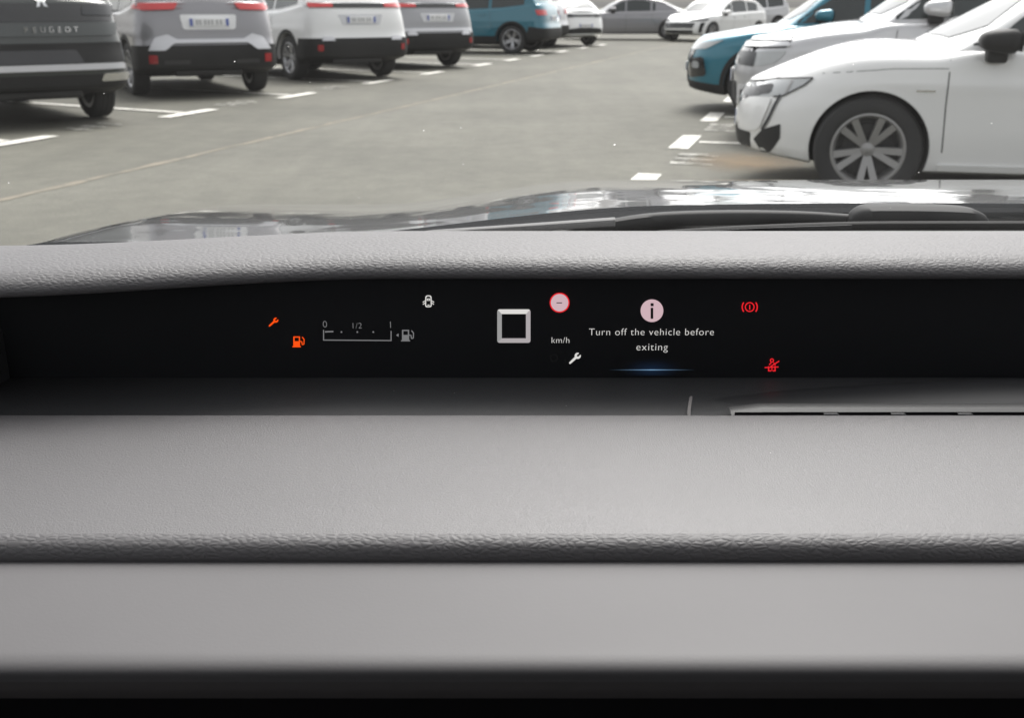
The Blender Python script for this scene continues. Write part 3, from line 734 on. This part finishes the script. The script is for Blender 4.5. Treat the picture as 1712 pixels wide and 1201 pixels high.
# bay numbers, worn past reading
def number_blob(s, t, back):
    c = Vector(AT(s, t)); vs, fs = [], []
    for k in range(3):
        o = c+ea*(k-1)*.24
        for (a, b, w_, h_) in ((0,0,.06,.32),(.08,.05,.05,.24),(.04,.13,.14,.05)):
            i = len(vs); p = o+ea*a+en*b
            vs += [(*(p+ea*dx+en*dy).xy, .0085+.0004*len(fs)) for dx, dy in ((-w_/2,-h_/2),(w_/2,-h_/2),(w_/2,h_/2),(-w_/2,h_/2))]; fs.append((i,i+1,i+2,i+3))
    return tag(mesh('worn_bay_number', vs, fs, 'worn_paint'), kind='structure')
for s in (9.35, 12.15, 14.95): number_blob(s, 7.0, 1)
for s in (8.55, 10.95): number_blob(s, .95, -1)
st_ = [Vector(AT(.75*math.cos(a)*(1+.15*math.sin(3*a)), .45*math.sin(a), 0)) for a in [i/28*2*math.pi for i in range(28)]]
tag(mesh('rust_stain', [tuple(v) for v in st_], [tuple(range(28))[::-1]], 'rust_stain', loc=AT(8.5, .55, .0125)), kind='structure')

# ------------------------------------------------------------------ parked cars
def place(anchor, psi, lx, ly, scale=1):
    """car origin so that the local point (lx, ly) stands on the anchor"""
    h = head(psi); l = Vector((-h.y, h.x, 0)); a = Vector((anchor[0], anchor[1], 0))-h*lx*scale-l*ly*scale
    return (a.x, a.y)
PL = 35
GL = 'cars parked nose-in along one side of the aisle'; GR = 'cars parked with their fronts to the aisle'
rw, ly = SUV['rw'], -(.93-.125)
build_car('SUV', 'parked_car', 'dark', place((-4.50,11.95), 40, rw, ly), 40, 'black-green SUV with chrome strip and twin exhaust trims on its bumper', rear=rear_dark, group=GL, clad=True)
build_car('SUV', 'parked_car', 'silver', place((-3.66,15.8), 30, rw, ly), 30, 'silver SUV with flared silver bar across its black rear bumper', rear=rear_silver, group=GL)
build_car('SUV', 'parked_car', 'white', place((-2.25,19.2), 36, rw, ly), 36, 'white SUV with plain black rear bumper between silver and grey SUVs', rear=rear_white, group=GL)
build_car('SUV', 'parked_car', 'grey', place((-1.28,22.6), 38, rw, ly), 38, 'grey SUV with bright strip on black bumper, next to teal SUV', rear=rear_grey, group=GL, wheels='star')
build_car('SUV', 'parked_car', 'teal', place((.02,28.3), 72, rw, -ly), 72, 'teal SUV with grey arch trims seen from its rear side', rear=rear_plain, group=GL, wheels='star')
build_car('SUV', 'parked_car', 'pearl', place((1.0,33.4), 55, rw, ly), 55, 'pale silver SUV mostly hidden behind teal SUV, pink-red tail light showing', rear=rear_plain, group=GL)
build_car('HATCH', 'parked_car', 'white', place((2.35,34.6), 38, HATCH['rw'], -(.92-.125)), 38, 'white hatchback with dark lamp panel across tail, beside silver saloon', rear=rear_hatch, group=GL, clad=False)
# fronts towards the aisle
build_car('HATCH', 'parked_car', 'white', place((2.135,6.53), 75, HATCH['fw'], .92-.02), 75, 'white hatchback with grey alloy wheel and dark mirror, front beside car bonnet', front=front_hatch, group=GR, clad=False, mcap='plastic', rear=rear_hatch, wheels='double_grey')
build_car('SUV', 'parked_car', 'pearl', place((2.05,10.25), 75, 2.225, 0), 75, 'pale silver SUV with stacked light bars, parked behind white hatchback', front=front_suv_silver, group=GR, rear=rear_silver)
build_car('SUV', 'parked_car', 'tealb', place((2.10,13.2), 75, 2.225, 0, .93), 75, 'bright teal small SUV facing the aisle with dark round fog housing', front=front_suv_teal, group=GR, scale=.93, rear=rear_plain)
build_car('SEDAN', 'parked_car', 'silver', place((5.6,40.2), 86, SEDAN['rw'], .9), 86, 'silver saloon standing side-on across the far end of the aisle', group=GR, clad=False, rear=None, front=front_far)
build_car('HATCH', 'parked_car', 'white', place((6.75,38.0), 135, HATCH['fw'], .85), 135, 'white hatchback with black grille facing the aisle beyond teal car', front=front_far, group=GR, clad=False)
build_car('SUV', 'parked_car', 'pearl', place((7.9,47.5), 120, 2.225, 0), 120, 'pale car with dark windscreen standing behind silver saloon', front=front_suv_silver, group=GR)

# ------------------------------------------------------------------ own car: cabin, dashboard, bonnet
car = tag(empty('car', (.37, .6, 0)), 'car seen from its driving seat, grey dashboard and glossy dark bonnet', 'car')
def own(o): o.parent = car; o.location = Vector(o.location)-Vector(car.location); return o
def sub(o, p): o.parent = p; o.location = Vector(o.location); return o
H0 = EYE
def yoff(x): return -.066*sm((-.10-x)/.36)          # the dashboard wraps towards the door
def sweep(name, prof, xs, m, follow=1.0, ang=None, closed=False, drop=None):
    vs, fs = [], []; n = len(prof)
    for x in xs:
        for (y, z) in prof: vs.append((x, y+follow*float(yoff(x)), H0+z-(float(drop(x)) if drop else 0)))
    for i in range(len(xs)-1):
        for j in range(n-1+(1 if closed else 0)):
            a = i*n+j; b = i*n+(j+1) % n; fs.append((a, b, b+n, a+n))
    return mesh(name, vs, fs, m, None, smooth=True, ang=ang or 50)
def bez(pts, n=40):
    # Catmull-Rom through the points
    p = [np.array(q, float) for q in pts]; p = [2*p[0]-p[1]]+p+[2*p[-1]-p[-2]]; out = []; m_ = len(p)-3
    for i in range(m_):
        for k in range(n//m_):
            t = k/(n//m_); a, b, c, d = p[i:i+4]
            out.append(tuple(.5*((2*b)+(c-a)*t+(2*a-5*b+4*c-d)*t*t+(3*b-a-3*c+d)*t**3)))
    out.append(tuple(p[-2])); return out
XS = np.linspace(-.60, 1.25, 90)
shelf = own(sweep('dashboard', bez([(.800,-.330),(.799,-.3125),(.795,-.3098),(.74,-.3105),(.66,-.3140),(.628,-.3163),(.613,-.3176)], 36), XS, 'dash_shelf', 0))
def dpart(o): o.parent = shelf; return o
dpart(sweep('top_pad', bez([(1.06,-.235),(1.02,-.2065),(.985,-.2005),(.955,-.2003),(.925,-.2018),(.907,-.2042),(.896,-.2085),(.8905,-.2135),(.8895,-.2182),(.894,-.2212),(.915,-.222),(.93,-.222)], 60), XS, 'dash_leather', 1))
dpart(sweep('padded_edge', bez([(.613,-.3176),(.6085,-.3186),(.604,-.3212),(.6012,-.3255),(.6005,-.3300),(.602,-.334),(.61,-.336)], 36), XS, 'dash_leather', 0))
dpart(sweep('lower_ledge', bez([(.63,-.3312),(.60,-.3310),(.55,-.3310),(.51,-.3314),(.498,-.3324),(.4915,-.3360),(.4905,-.342)], 42), XS, 'dash_ledge', 0))
dpart(sweep('lower_fascia', bez([(.4907,-.342),(.491,-.348),(.493,-.3540)], 8), XS, 'fascia', 0))
dpart(sweep('fascia_recess', [(.493,-.3540),(.53,-.356),(.54,-.42),(.50,-.60)], XS, 'slot_black', 0, ang=20))
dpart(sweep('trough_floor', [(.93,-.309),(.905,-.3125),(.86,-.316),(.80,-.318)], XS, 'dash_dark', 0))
# left end wall of the recess
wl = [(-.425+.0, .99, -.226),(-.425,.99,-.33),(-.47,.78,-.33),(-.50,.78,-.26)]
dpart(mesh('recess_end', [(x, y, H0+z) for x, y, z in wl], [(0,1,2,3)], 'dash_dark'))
# air outlet on the recess floor
def vent():
    xs = np.linspace(.155, 1.15, 50)
    pr = [(.815,-.3125),(.822,-.3082),(.826,-.3076),(.850,-.3045),(.875,-.3055),(.890,-.311)]
    def dr(x): return .012*(1-sm((x-.15)/.30))
    o = sweep('vent_trim', bez(pr, 20), xs, 'vent_plastic', 0, drop=dr); dpart(o)
    b = sweep('vent_edge', bez([(.806,-.3092),(.812,-.3072),(.820,-.3072),(.824,-.309)], 12), np.linspace(.176, 1.15, 40), 'trim_satin', 0, drop=lambda x: .003*(1-sm((x-.176)/.02))); dpart(b)
    dpart(sweep('vent_slot', [(.8045,-.3088),(.8045,-.3175)], np.linspace(.178,1.15,4), 'slot_black', 0))
    for k in range(10):
        x = .255+k*.0535; bm = bmesh.new(); box_bm(bm, x-.006, x+.006, .8005, .8040, H0-.3165, H0-.3088, .001)
        for v in bm.verts: v.co.x -= (v.co.z-(H0-.31))*.9
        dpart(frombm('vent_rib', bm, 'vent_plastic', None, 30))
    dpart(mesh('trim_gap', [(x, y, H0+z) for x, y, z in ((.1405,.803,-.3165),(.1430,.803,-.3165),(.1445,.815,-.311),(.150,.84,-.308),(.1475,.84,-.308),(.1420,.815,-.311))], [(0,1,2,5),(5,2,3,4)], 'fascia'))
vent()

# --- display
YD = .900
def scr(px, py, Y=YD):
    b = (600.5-py)/1800; fy = math.cos(PITCH)+b*math.sin(PITCH); fz = -math.sin(PITCH)+b*math.cos(PITCH)
    return ((px-856)/1800/fy*Y, Y, EYE+fz/fy*Y)
disp = own(sweep('display_screen', [(.926,-.215),(YD,-.2205),(YD,-.3135),(.93,-.3135)], XS, 'screen_black', 0.0, ang=20))
def flat_shape(name, polys, m, rings=()):
    """one flat lit shape on the screen; polys and rings in design units"""
    bm = bmesh.new()
    for k, p in enumerate(polys):
        try: bm.faces.new([bm.verts.new(Vector(scr(*q))-Vector((0,.0012,0))) for q in p])
        except ValueError: pass
    for (o_, i_) in rings:
        n = len(o_); a = [bm.verts.new(Vector(scr(*q))-Vector((0,.0012,0))) for q in o_]; b = [bm.verts.new(Vector(scr(*q))-Vector((0,.0012,0))) for q in i_]
        for k in range(n): bm.faces.new((a[k], a[(k+1) % n], b[(k+1) % n], b[k]))
    for f in bm.faces:
        f.normal_update()
        if f.normal.y > 0: f.normal_flip()
    o = frombm(name, bm, m, disp, fix=False); return o
def D7(x, y): return (400+x/3.424, 470+y/3.424)
def D8(x, y): return (880+x/3.424, 470+y/3.424)
def T7(p): return [D7(*q) for q in p]
def T8(p): return [D8(*q) for q in p]
def circ(cx, cy, r, n=40): return [(cx+r*math.cos(2*math.pi*k/n), cy+r*math.sin(2*math.pi*k/n)) for k in range(n)]
def stroke(a, b, w):
    d = Vector(b)-Vector(a); d.normalize(); n = Vector((-d.y, d.x))*w/2; a, b = Vector(a), Vector(b); return [tuple(a+n), tuple(b+n), tuple(b-n), tuple(a-n)]
def wrench(cx, cy, s, ang):
    p = [(-1,-.13),(.08,-.17)]+[(.48+.42*math.cos(R(t)), .42*math.sin(R(t))) for t in range(215, 338, 12)]+[(.80,-.13),(.46,-.15),(.34,0),(.46,.15),(.80,.13)]
    p += [(.48+.42*math.cos(R(t)), .42*math.sin(R(t))) for t in range(25, 148, 12)]+[(.08,.17),(-1,.13),(-1.07,.08),(-1.07,-.08)]
    c, n = math.cos(R(ang)), math.sin(R(ang)); return [(cx+s*(a*c-b*n), cy-s*(a*n+b*c)) for a, b in p]
def pump(cx, cy, s, T, name, m):
    def q(p): return T([(cx+s*a, cy+s*b) for a, b in p])
    o_ = [(-.42,-.48),(.2,-.48),(.2,.42),(-.42,.42)]; i_ = [(-.30,-.37),(.09,-.37),(.09,-.04),(-.30,-.04)]
    flat_shape(name, [q([(-.5,.42),(.28,.42),(.28,.52),(-.5,.52)]), q(stroke((.2,-.02),(.36,.0),.09)), q(stroke((.36,-.02),(.40,.28),.09)), q(stroke((.40,.28),(.56,.25),.09)), q(stroke((.56,.25),(.58,-.22),.09)), q(stroke((.58,-.20),(.40,-.42),.09))], m, rings=[(q(o_), q(i_))])
flat_shape('service_warning_icon', [T7(wrench(199, 233, 34, 42))], 'lit_orange')
pump(337, 345, 62, T7, 'fuel_warning_icon', 'lit_orange'); pump(960, 309, 66, T7, 'fuel_pump_icon', 'lit_grey')
flat_shape('fuel_gauge', [T7(stroke((484,278),(484,336),6)), T7(stroke((481,336),(873,339),6)), T7(stroke((870,341),(870,284),6)), T7(stroke((492,289),(540,287),8)),
    T7(circ(586,290,5,12)), T7(circ(677,290,5,12)), T7(circ(768,290,5,12)), T7([(898,308),(913,298),(913,318)])], 'lit_grey')
def label_text(s, c, wpx, m, name='display_text', sp=1.05, hpx=None):
    me = text_mesh(s, 1, name, 0, sp); xs = [v.co.x for v in me.vertices]; w0 = max(xs)-min(xs); a = scr(c[0]-wpx/2, c[1]); b = scr(c[0]+wpx/2, c[1]); k = (b[0]-a[0])/w0
    if hpx: ys = [v.co.y for v in me.vertices]; k = hpx/1800*.945/(max(ys)-min(ys))
    mid = (max(xs)+min(xs))/2
    for v in me.vertices: v.co.x -= mid
    me.materials.append(M[m]); o = link(name, me, None, disp); p = scr(*c); o.location = (p[0], p[1]-.0014, p[2]); o.rotation_euler = (math.pi/2, 0, 0); o.scale = (k, k, k); return o
label_text('0', D7(492,247), 24/3.424, 'lit_grey', hpx=11); label_text('1/2', D7(677,255), 52/3.424, 'lit_grey'); label_text('1', D7(867,250), 14/3.424, 'lit_grey', hpx=11)
label_text('Turn off the vehicle before', D8(715,291), 714/3.424, 'lit_white', sp=1.1); label_text('exiting', D8(719,377), 179/3.424, 'lit_white', sp=1.1); label_text('km/h', D8(195,338), 101/3.424, 'lit_white')
# doors icon
co = roundpoly([(1066,80),(1101,80),(1103,148),(1064,148)], 14, 6); ci = roundpoly([(1072,86),(1095,86),(1097,142),(1070,142)], 9, 6)
r2o = roundpoly([(1074,98),(1093,98),(1093,111),(1074,111)], 3, 2); r2i = roundpoly([(1079,102),(1088,102),(1088,107),(1079,107)], 1, 2)
flat_shape('open_door_icon', [T7(stroke((1078,136),(1090,136),5))]+[T7(stroke(a, b, 5)) for a, b in (((1064,112),(1051,120)),((1064,124),(1052,132)),((1103,112),(1116,120)),((1103,124),(1115,132)))], 'lit_white', rings=[(T7(co), T7(ci)), (T7(r2o), T7(r2i))])
# square speed figure, four brushed sides
sq = ((1477,160),(1667,160),(1667,352),(1477,352)); si = ((1503,187),(1641,187),(1641,326),(1503,326))
def chamf(p, k): return p
for k, m in enumerate(('lit_white', 'lit_silver', 'lit_silver', 'lit_cool')):
    a, b, c, d = sq[k], sq[(k+1) % 4], si[(k+1) % 4], si[k]
    va, vb = Vector(a), Vector(b); u = (vb-va).normalized()*12; n = (Vector(d)-va).normalized()*4
    flat_shape('speed_figure_side', [T7([tuple(va+u), tuple(vb-u), tuple(vb-u*.30+Vector((-u.y,u.x))*.30), c, d, tuple(va+u*.30+Vector((-u.y,u.x))*.30)])], m)
o = flat_shape('speed_limit_sign', [T8(circ(190,122,50))], 'lit_pink'); flat_shape('speed_limit_ring', [], 'lit_red', rings=[(T8(circ(190,122,57)), T8(circ(190,122,50.5)))])
def over(name, polys, m, T):
    o = flat_shape(name, [T(p) for p in polys], m); o.location.y -= .0006; return o
over('sign_dash', [stroke((172,122),(204,122),5)], 'screen_black', T8)
flat_shape('info_symbol', [T8(circ(718,168,65))], 'lit_pink'); over('info_letter', [[(710,124),(727,124),(727,141),(710,141)], [(710,150),(725,150),(725,213),(710,213)]], 'screen_black', T8)
flat_shape('service_icon', [T8(wrench(279, 440, 42, 43))], 'lit_white')
flat_shape('ghost_icon', [T8(stroke((200,420),(210,412),4)), T8(stroke((222,440),(222,472),4))], 'lit_dim', rings=[(T8(circ(158,438,22)), T8(circ(158,438,18)))])
c = scr(*D8(718,507)); 
def local_shape(name, c, hw, hh0, hh1, m):
    return sub(mesh(name, [(-hw,0,-hh0),(hw,0,-hh0),(hw,0,hh1),(-hw,0,hh1)], [(0,1,2,3)], m, None, loc=(c[0], c[1]-.0012, c[2])), disp)
local_shape('blue_glow', (c[0], c[1]+.0004, c[2]), .030, .0055, .0125, 'lit_blue_glow'); local_shape('blue_line', c, .0375, .0004, .0004, 'lit_blue_line')
def arcstroke(cx, cy, r, a0, a1, w, n=14):
    return [(cx+(r+w/2)*math.cos(R(a0+(a1-a0)*k/n)), cy+(r+w/2)*math.sin(R(a0+(a1-a0)*k/n))) for k in range(n+1)]+[(cx+(r-w/2)*math.cos(R(a1+(a0-a1)*k/n)), cy+(r-w/2)*math.sin(R(a1+(a0-a1)*k/n))) for k in range(n+1)]
flat_shape('brake_warning_icon', [T8(arcstroke(1277,147,43,-38,38,7)), T8(arcstroke(1277,147,43,142,218,7)), T8(stroke((1277,134),(1277,162),6))], 'lit_red', rings=[(T8(circ(1277,147,28)), T8(circ(1277,147,22)))])
flat_shape('seat_belt_icon', [T8(stroke((1362,494),(1442,490),6)), T8(stroke((1396,488),(1446,456),6)), T8(stroke((1385,486),(1385,515),7)), T8(stroke((1422,484),(1422,515),7)), T8(stroke((1385,512),(1400,512),7)), T8(stroke((1408,512),(1424,512),7)), T8(stroke((1388,478),(1400,466),6)), T8(stroke((1414,466),(1424,480),6)), T8(stroke((1404,486),(1404,512),5))], 'lit_red', rings=[(T8(circ(1404,453,12,20)), T8(circ(1404,453,6,20)))])

# --- bonnet
def y_rear(x): return np.maximum(1.225-.40*(x-.45)**2, 1.03)
def bonnet_z(x, y):
    u = y-1.39; zc = -.228-.085*u-np.where(u > 0, .075*u*u, 0)
    v = y-1.17; zl = -.232-.10*v-np.where(v > 0, .055*v*v, 0)
    lobe = sm((.16-x)/.40); z = zc*(1-lobe)+zl*lobe
    z = z-.05*np.clip((-.44-x)/.13, 0, 3)**2-.05*np.clip((x-1.18)/.10, 0, 3)**2.2-.10*np.clip((u-.62)/.2, 0, 3)**2
    return z
def bonnet():
    xs = np.linspace(-.60, 1.33, 110); vs, fs = [], []; ny = 50
    for x in xs:
        y0 = float(y_rear(x)); y1 = 2.16-.30*((x-.37)/.95)**4
        vs.append((x, y0-.004, H0+float(bonnet_z(x, y0))-.03)); vs.append((x, y0-.004, H0+float(bonnet_z(x, y0))-.005))
        for k in range(ny): y = y0+(y1-y0)*k/(ny-1); vs.append((x, y, H0+float(bonnet_z(x, np.float64(y)))))
        vs.append((x, y1+.03, .45))
    n = ny+3
    for i in range(len(xs)-1):
        for j in range(n-1): a = i*n+j; fs.append((a, a+n, a+n+1, a+1))
    return own(mesh('bonnet', vs, fs, 'bonnet_paint', smooth=True, ang=50))
bonnet()
for xx in (-.60, 1.33):
    bm = bmesh.new(); box_bm(bm, xx-.03, xx+.03, .75, 2.0, .35, .78, .02); own(frombm('wing_panel', bm, 'bonnet_paint', None, 40))
# cowl under the wipers
def cowl():
    xs = np.linspace(-.58, 1.30, 60); vs, fs = [], []
    for x in xs:
        yr = float(y_rear(x)); zr_ = float(bonnet_z(x, np.float64(yr)))
        for (y, z) in ((.97+.4*float(yoff(x)), -.245), (yr-.07, zr_-.034), (yr-.045, zr_-.026), (yr-.03, zr_-.012), (yr-.018, zr_-.016), (yr+.01, zr_-.035)): vs.append((x, y, H0+z))
    for i in range(len(xs)-1):
        for j in range(5): a = i*6+j; fs.append((a, a+6, a+7, a+1))
    return own(mesh('cowl', vs, fs, 'rubber', smooth=True, ang=45))
cw = cowl()
# --- wiper
def tube(pts, wy, wz, name, m, parent, ang=50):
    vs, fs = [], []; n = 10
    for i, (p, sc) in enumerate(pts):
        for k in range(n):
            a = 2*math.pi*k/n; c_, s_ = math.cos(a), math.sin(a); q = 2/3.0
            vs.append((p[0], p[1]+wy*sc*math.copysign(abs(c_)**q, c_), p[2]+wz*sc*math.copysign(abs(s_)**q, s_)))
    for i in range(len(pts)-1):
        for k in range(n): fs.append((i*n+k, i*n+(k+1) % n, (i+1)*n+(k+1) % n, (i+1)*n+k))
    fs.append(tuple(range(n))[::-1]); fs.append(tuple(range((len(pts)-1)*n, len(pts)*n)))
    o = mesh(name, vs, fs, m, parent, smooth=True, ang=ang); return o
def path3(pix, n=24):
    q = bez([(*scr(px, py, Y), s_) for px, py, Y, s_ in pix], n); return [((a, b, c), s_) for a, b, c, s_ in q]
arm = own(tube(path3([(880,400,1.12,.5),(980,384,1.135,.75),(1080,369,1.15,.95),(1200,364,1.16,1.0),(1330,364,1.165,.9),(1430,368,1.165,.75)], 40), .010, .0078, 'wiper', 'wiper_black', None))
b_ = tube(path3([(560,402,1.10,1),(700,393,1.105,1),(850,383,1.115,1),(1028,371,1.12,1.1)], 24), .006, .0042, 'wiper_blade', 'wiper_grey', arm); 
cap_pts = [(1418,372,.30),(1426,364,.60),(1445,360.5,.95),(1480,360,1.0),(1560,361,1.0),(1615,363,.90),(1638,366,.62),(1650,370,.25)]
tube(path3([(a, b, 1.155, s_) for a, b, s_ in cap_pts], 42), .022, .0118, 'pivot_cover', 'wiper_black', arm)
sl = own(tube(path3([(1100,393,1.08,1),(1250,384,1.09,1),(1420,378,1.10,1),(1560,377,1.10,1),(1800,377,1.10,1)], 30), .006, .0042, 'screen_seal', 'rubber', None))
bm = bmesh.new()
for (p, s_) in path3([(1105,390.5,1.078,1),(1250,381.5,1.088,1),(1420,375.5,1.098,1)], 150): box_bm(bm, p[0]-.0011, p[0]+.0011, p[1]-.006, p[1]+.004, p[2]-.0042, p[2]+.0006)
tag(frombm('seal_ribs', bm, 'wiper_black', sl), kind='stuff')
# --- windscreen
def screen():
    xs = np.linspace(-.62, 1.36, 40); vs, fs = [], []; n = 24
    for x in xs:
        yb = 1.125-.10*(x-.45)**2; c_ = ((x-.37)/1.0)**2
        for k in range(n):
            t = k/(n-1); y = yb+(.42-.10*c_-yb)*t; z = -.262+.70*t-.04*c_*0+.05*math.sin(math.pi*t); vs.append((x, y, H0+z))
    for i in range(len(xs)-1):
        for j in range(n-1): a = i*n+j; fs.append((a, a+n, a+n+1, a+1))
    return own(mesh('windscreen', vs, fs, 'windscreen_glass', smooth=True))
screen()
# --- cabin shell behind the camera, unseen; added to keep the dashboard shaded
bm = bmesh.new(); box_bm(bm, -.62, 1.36, -2.0, .43, H0+.44, H0+.50, .02); own(frombm('roof', bm, 'headliner', None, 40))
for s, x in ((-1, -.66), (1, 1.38)):
    bm = bmesh.new(); box_bm(bm, x-.03, x+.03, -2.0, .95, .30, H0-.22, .02); own(frombm('door', bm, 'cabin_trim', None, 40))
    for (y, dy) in ((-.55, .05), (-1.7, .10)):
        bm = bmesh.new(); box_bm(bm, x-.025, x+.025, y-dy, y+dy, H0-.22, H0+.44); own(frombm('door_pillar', bm, 'cabin_trim', None))
    vs = [(x+dx, y+dy, H0+z) for (y, z) in ((.92,-.22),(.38,.46)) for dx, dy in ((-.03,-.04),(.03,-.04),(.03,.05),(-.03,.05))]
    own(mesh('screen_pillar', vs, [(0,1,5,4),(1,2,6,5),(2,3,7,6),(3,0,4,7)], 'cabin_trim'))
bm = bmesh.new(); box_bm(bm, -.62, 1.36, -2.05, -2.0, .3, H0+.15, .01); own(frombm('rear_panel', bm, 'cabin_trim', None, 40))
bm = bmesh.new(); box_bm(bm, -.62, 1.36, -2.0, .50, .25, .30); own(frombm('cabin_floor', bm, 'cabin_trim', None))
for x in (.0, .74):  # unseen seats, raised with headrests to block light from the rear
    bm = bmesh.new(); box_bm(bm, x-.27, x+.27, -.55, -.33, .5, H0+.08, .06); sb = own(frombm('seat_back', bm, 'cabin_trim', None, 50))
    bm = bmesh.new(); box_bm(bm, x-.15, x+.15, -.54, -.42, H0+.11, H0+.30, .04); frombm('headrest', bm, 'cabin_trim', sb, 50)

# ------------------------------------------------------------------ render settings
scene.render.engine = 'CYCLES'
scene.cycles.max_bounces = 8; scene.cycles.transparent_max_bounces = 16
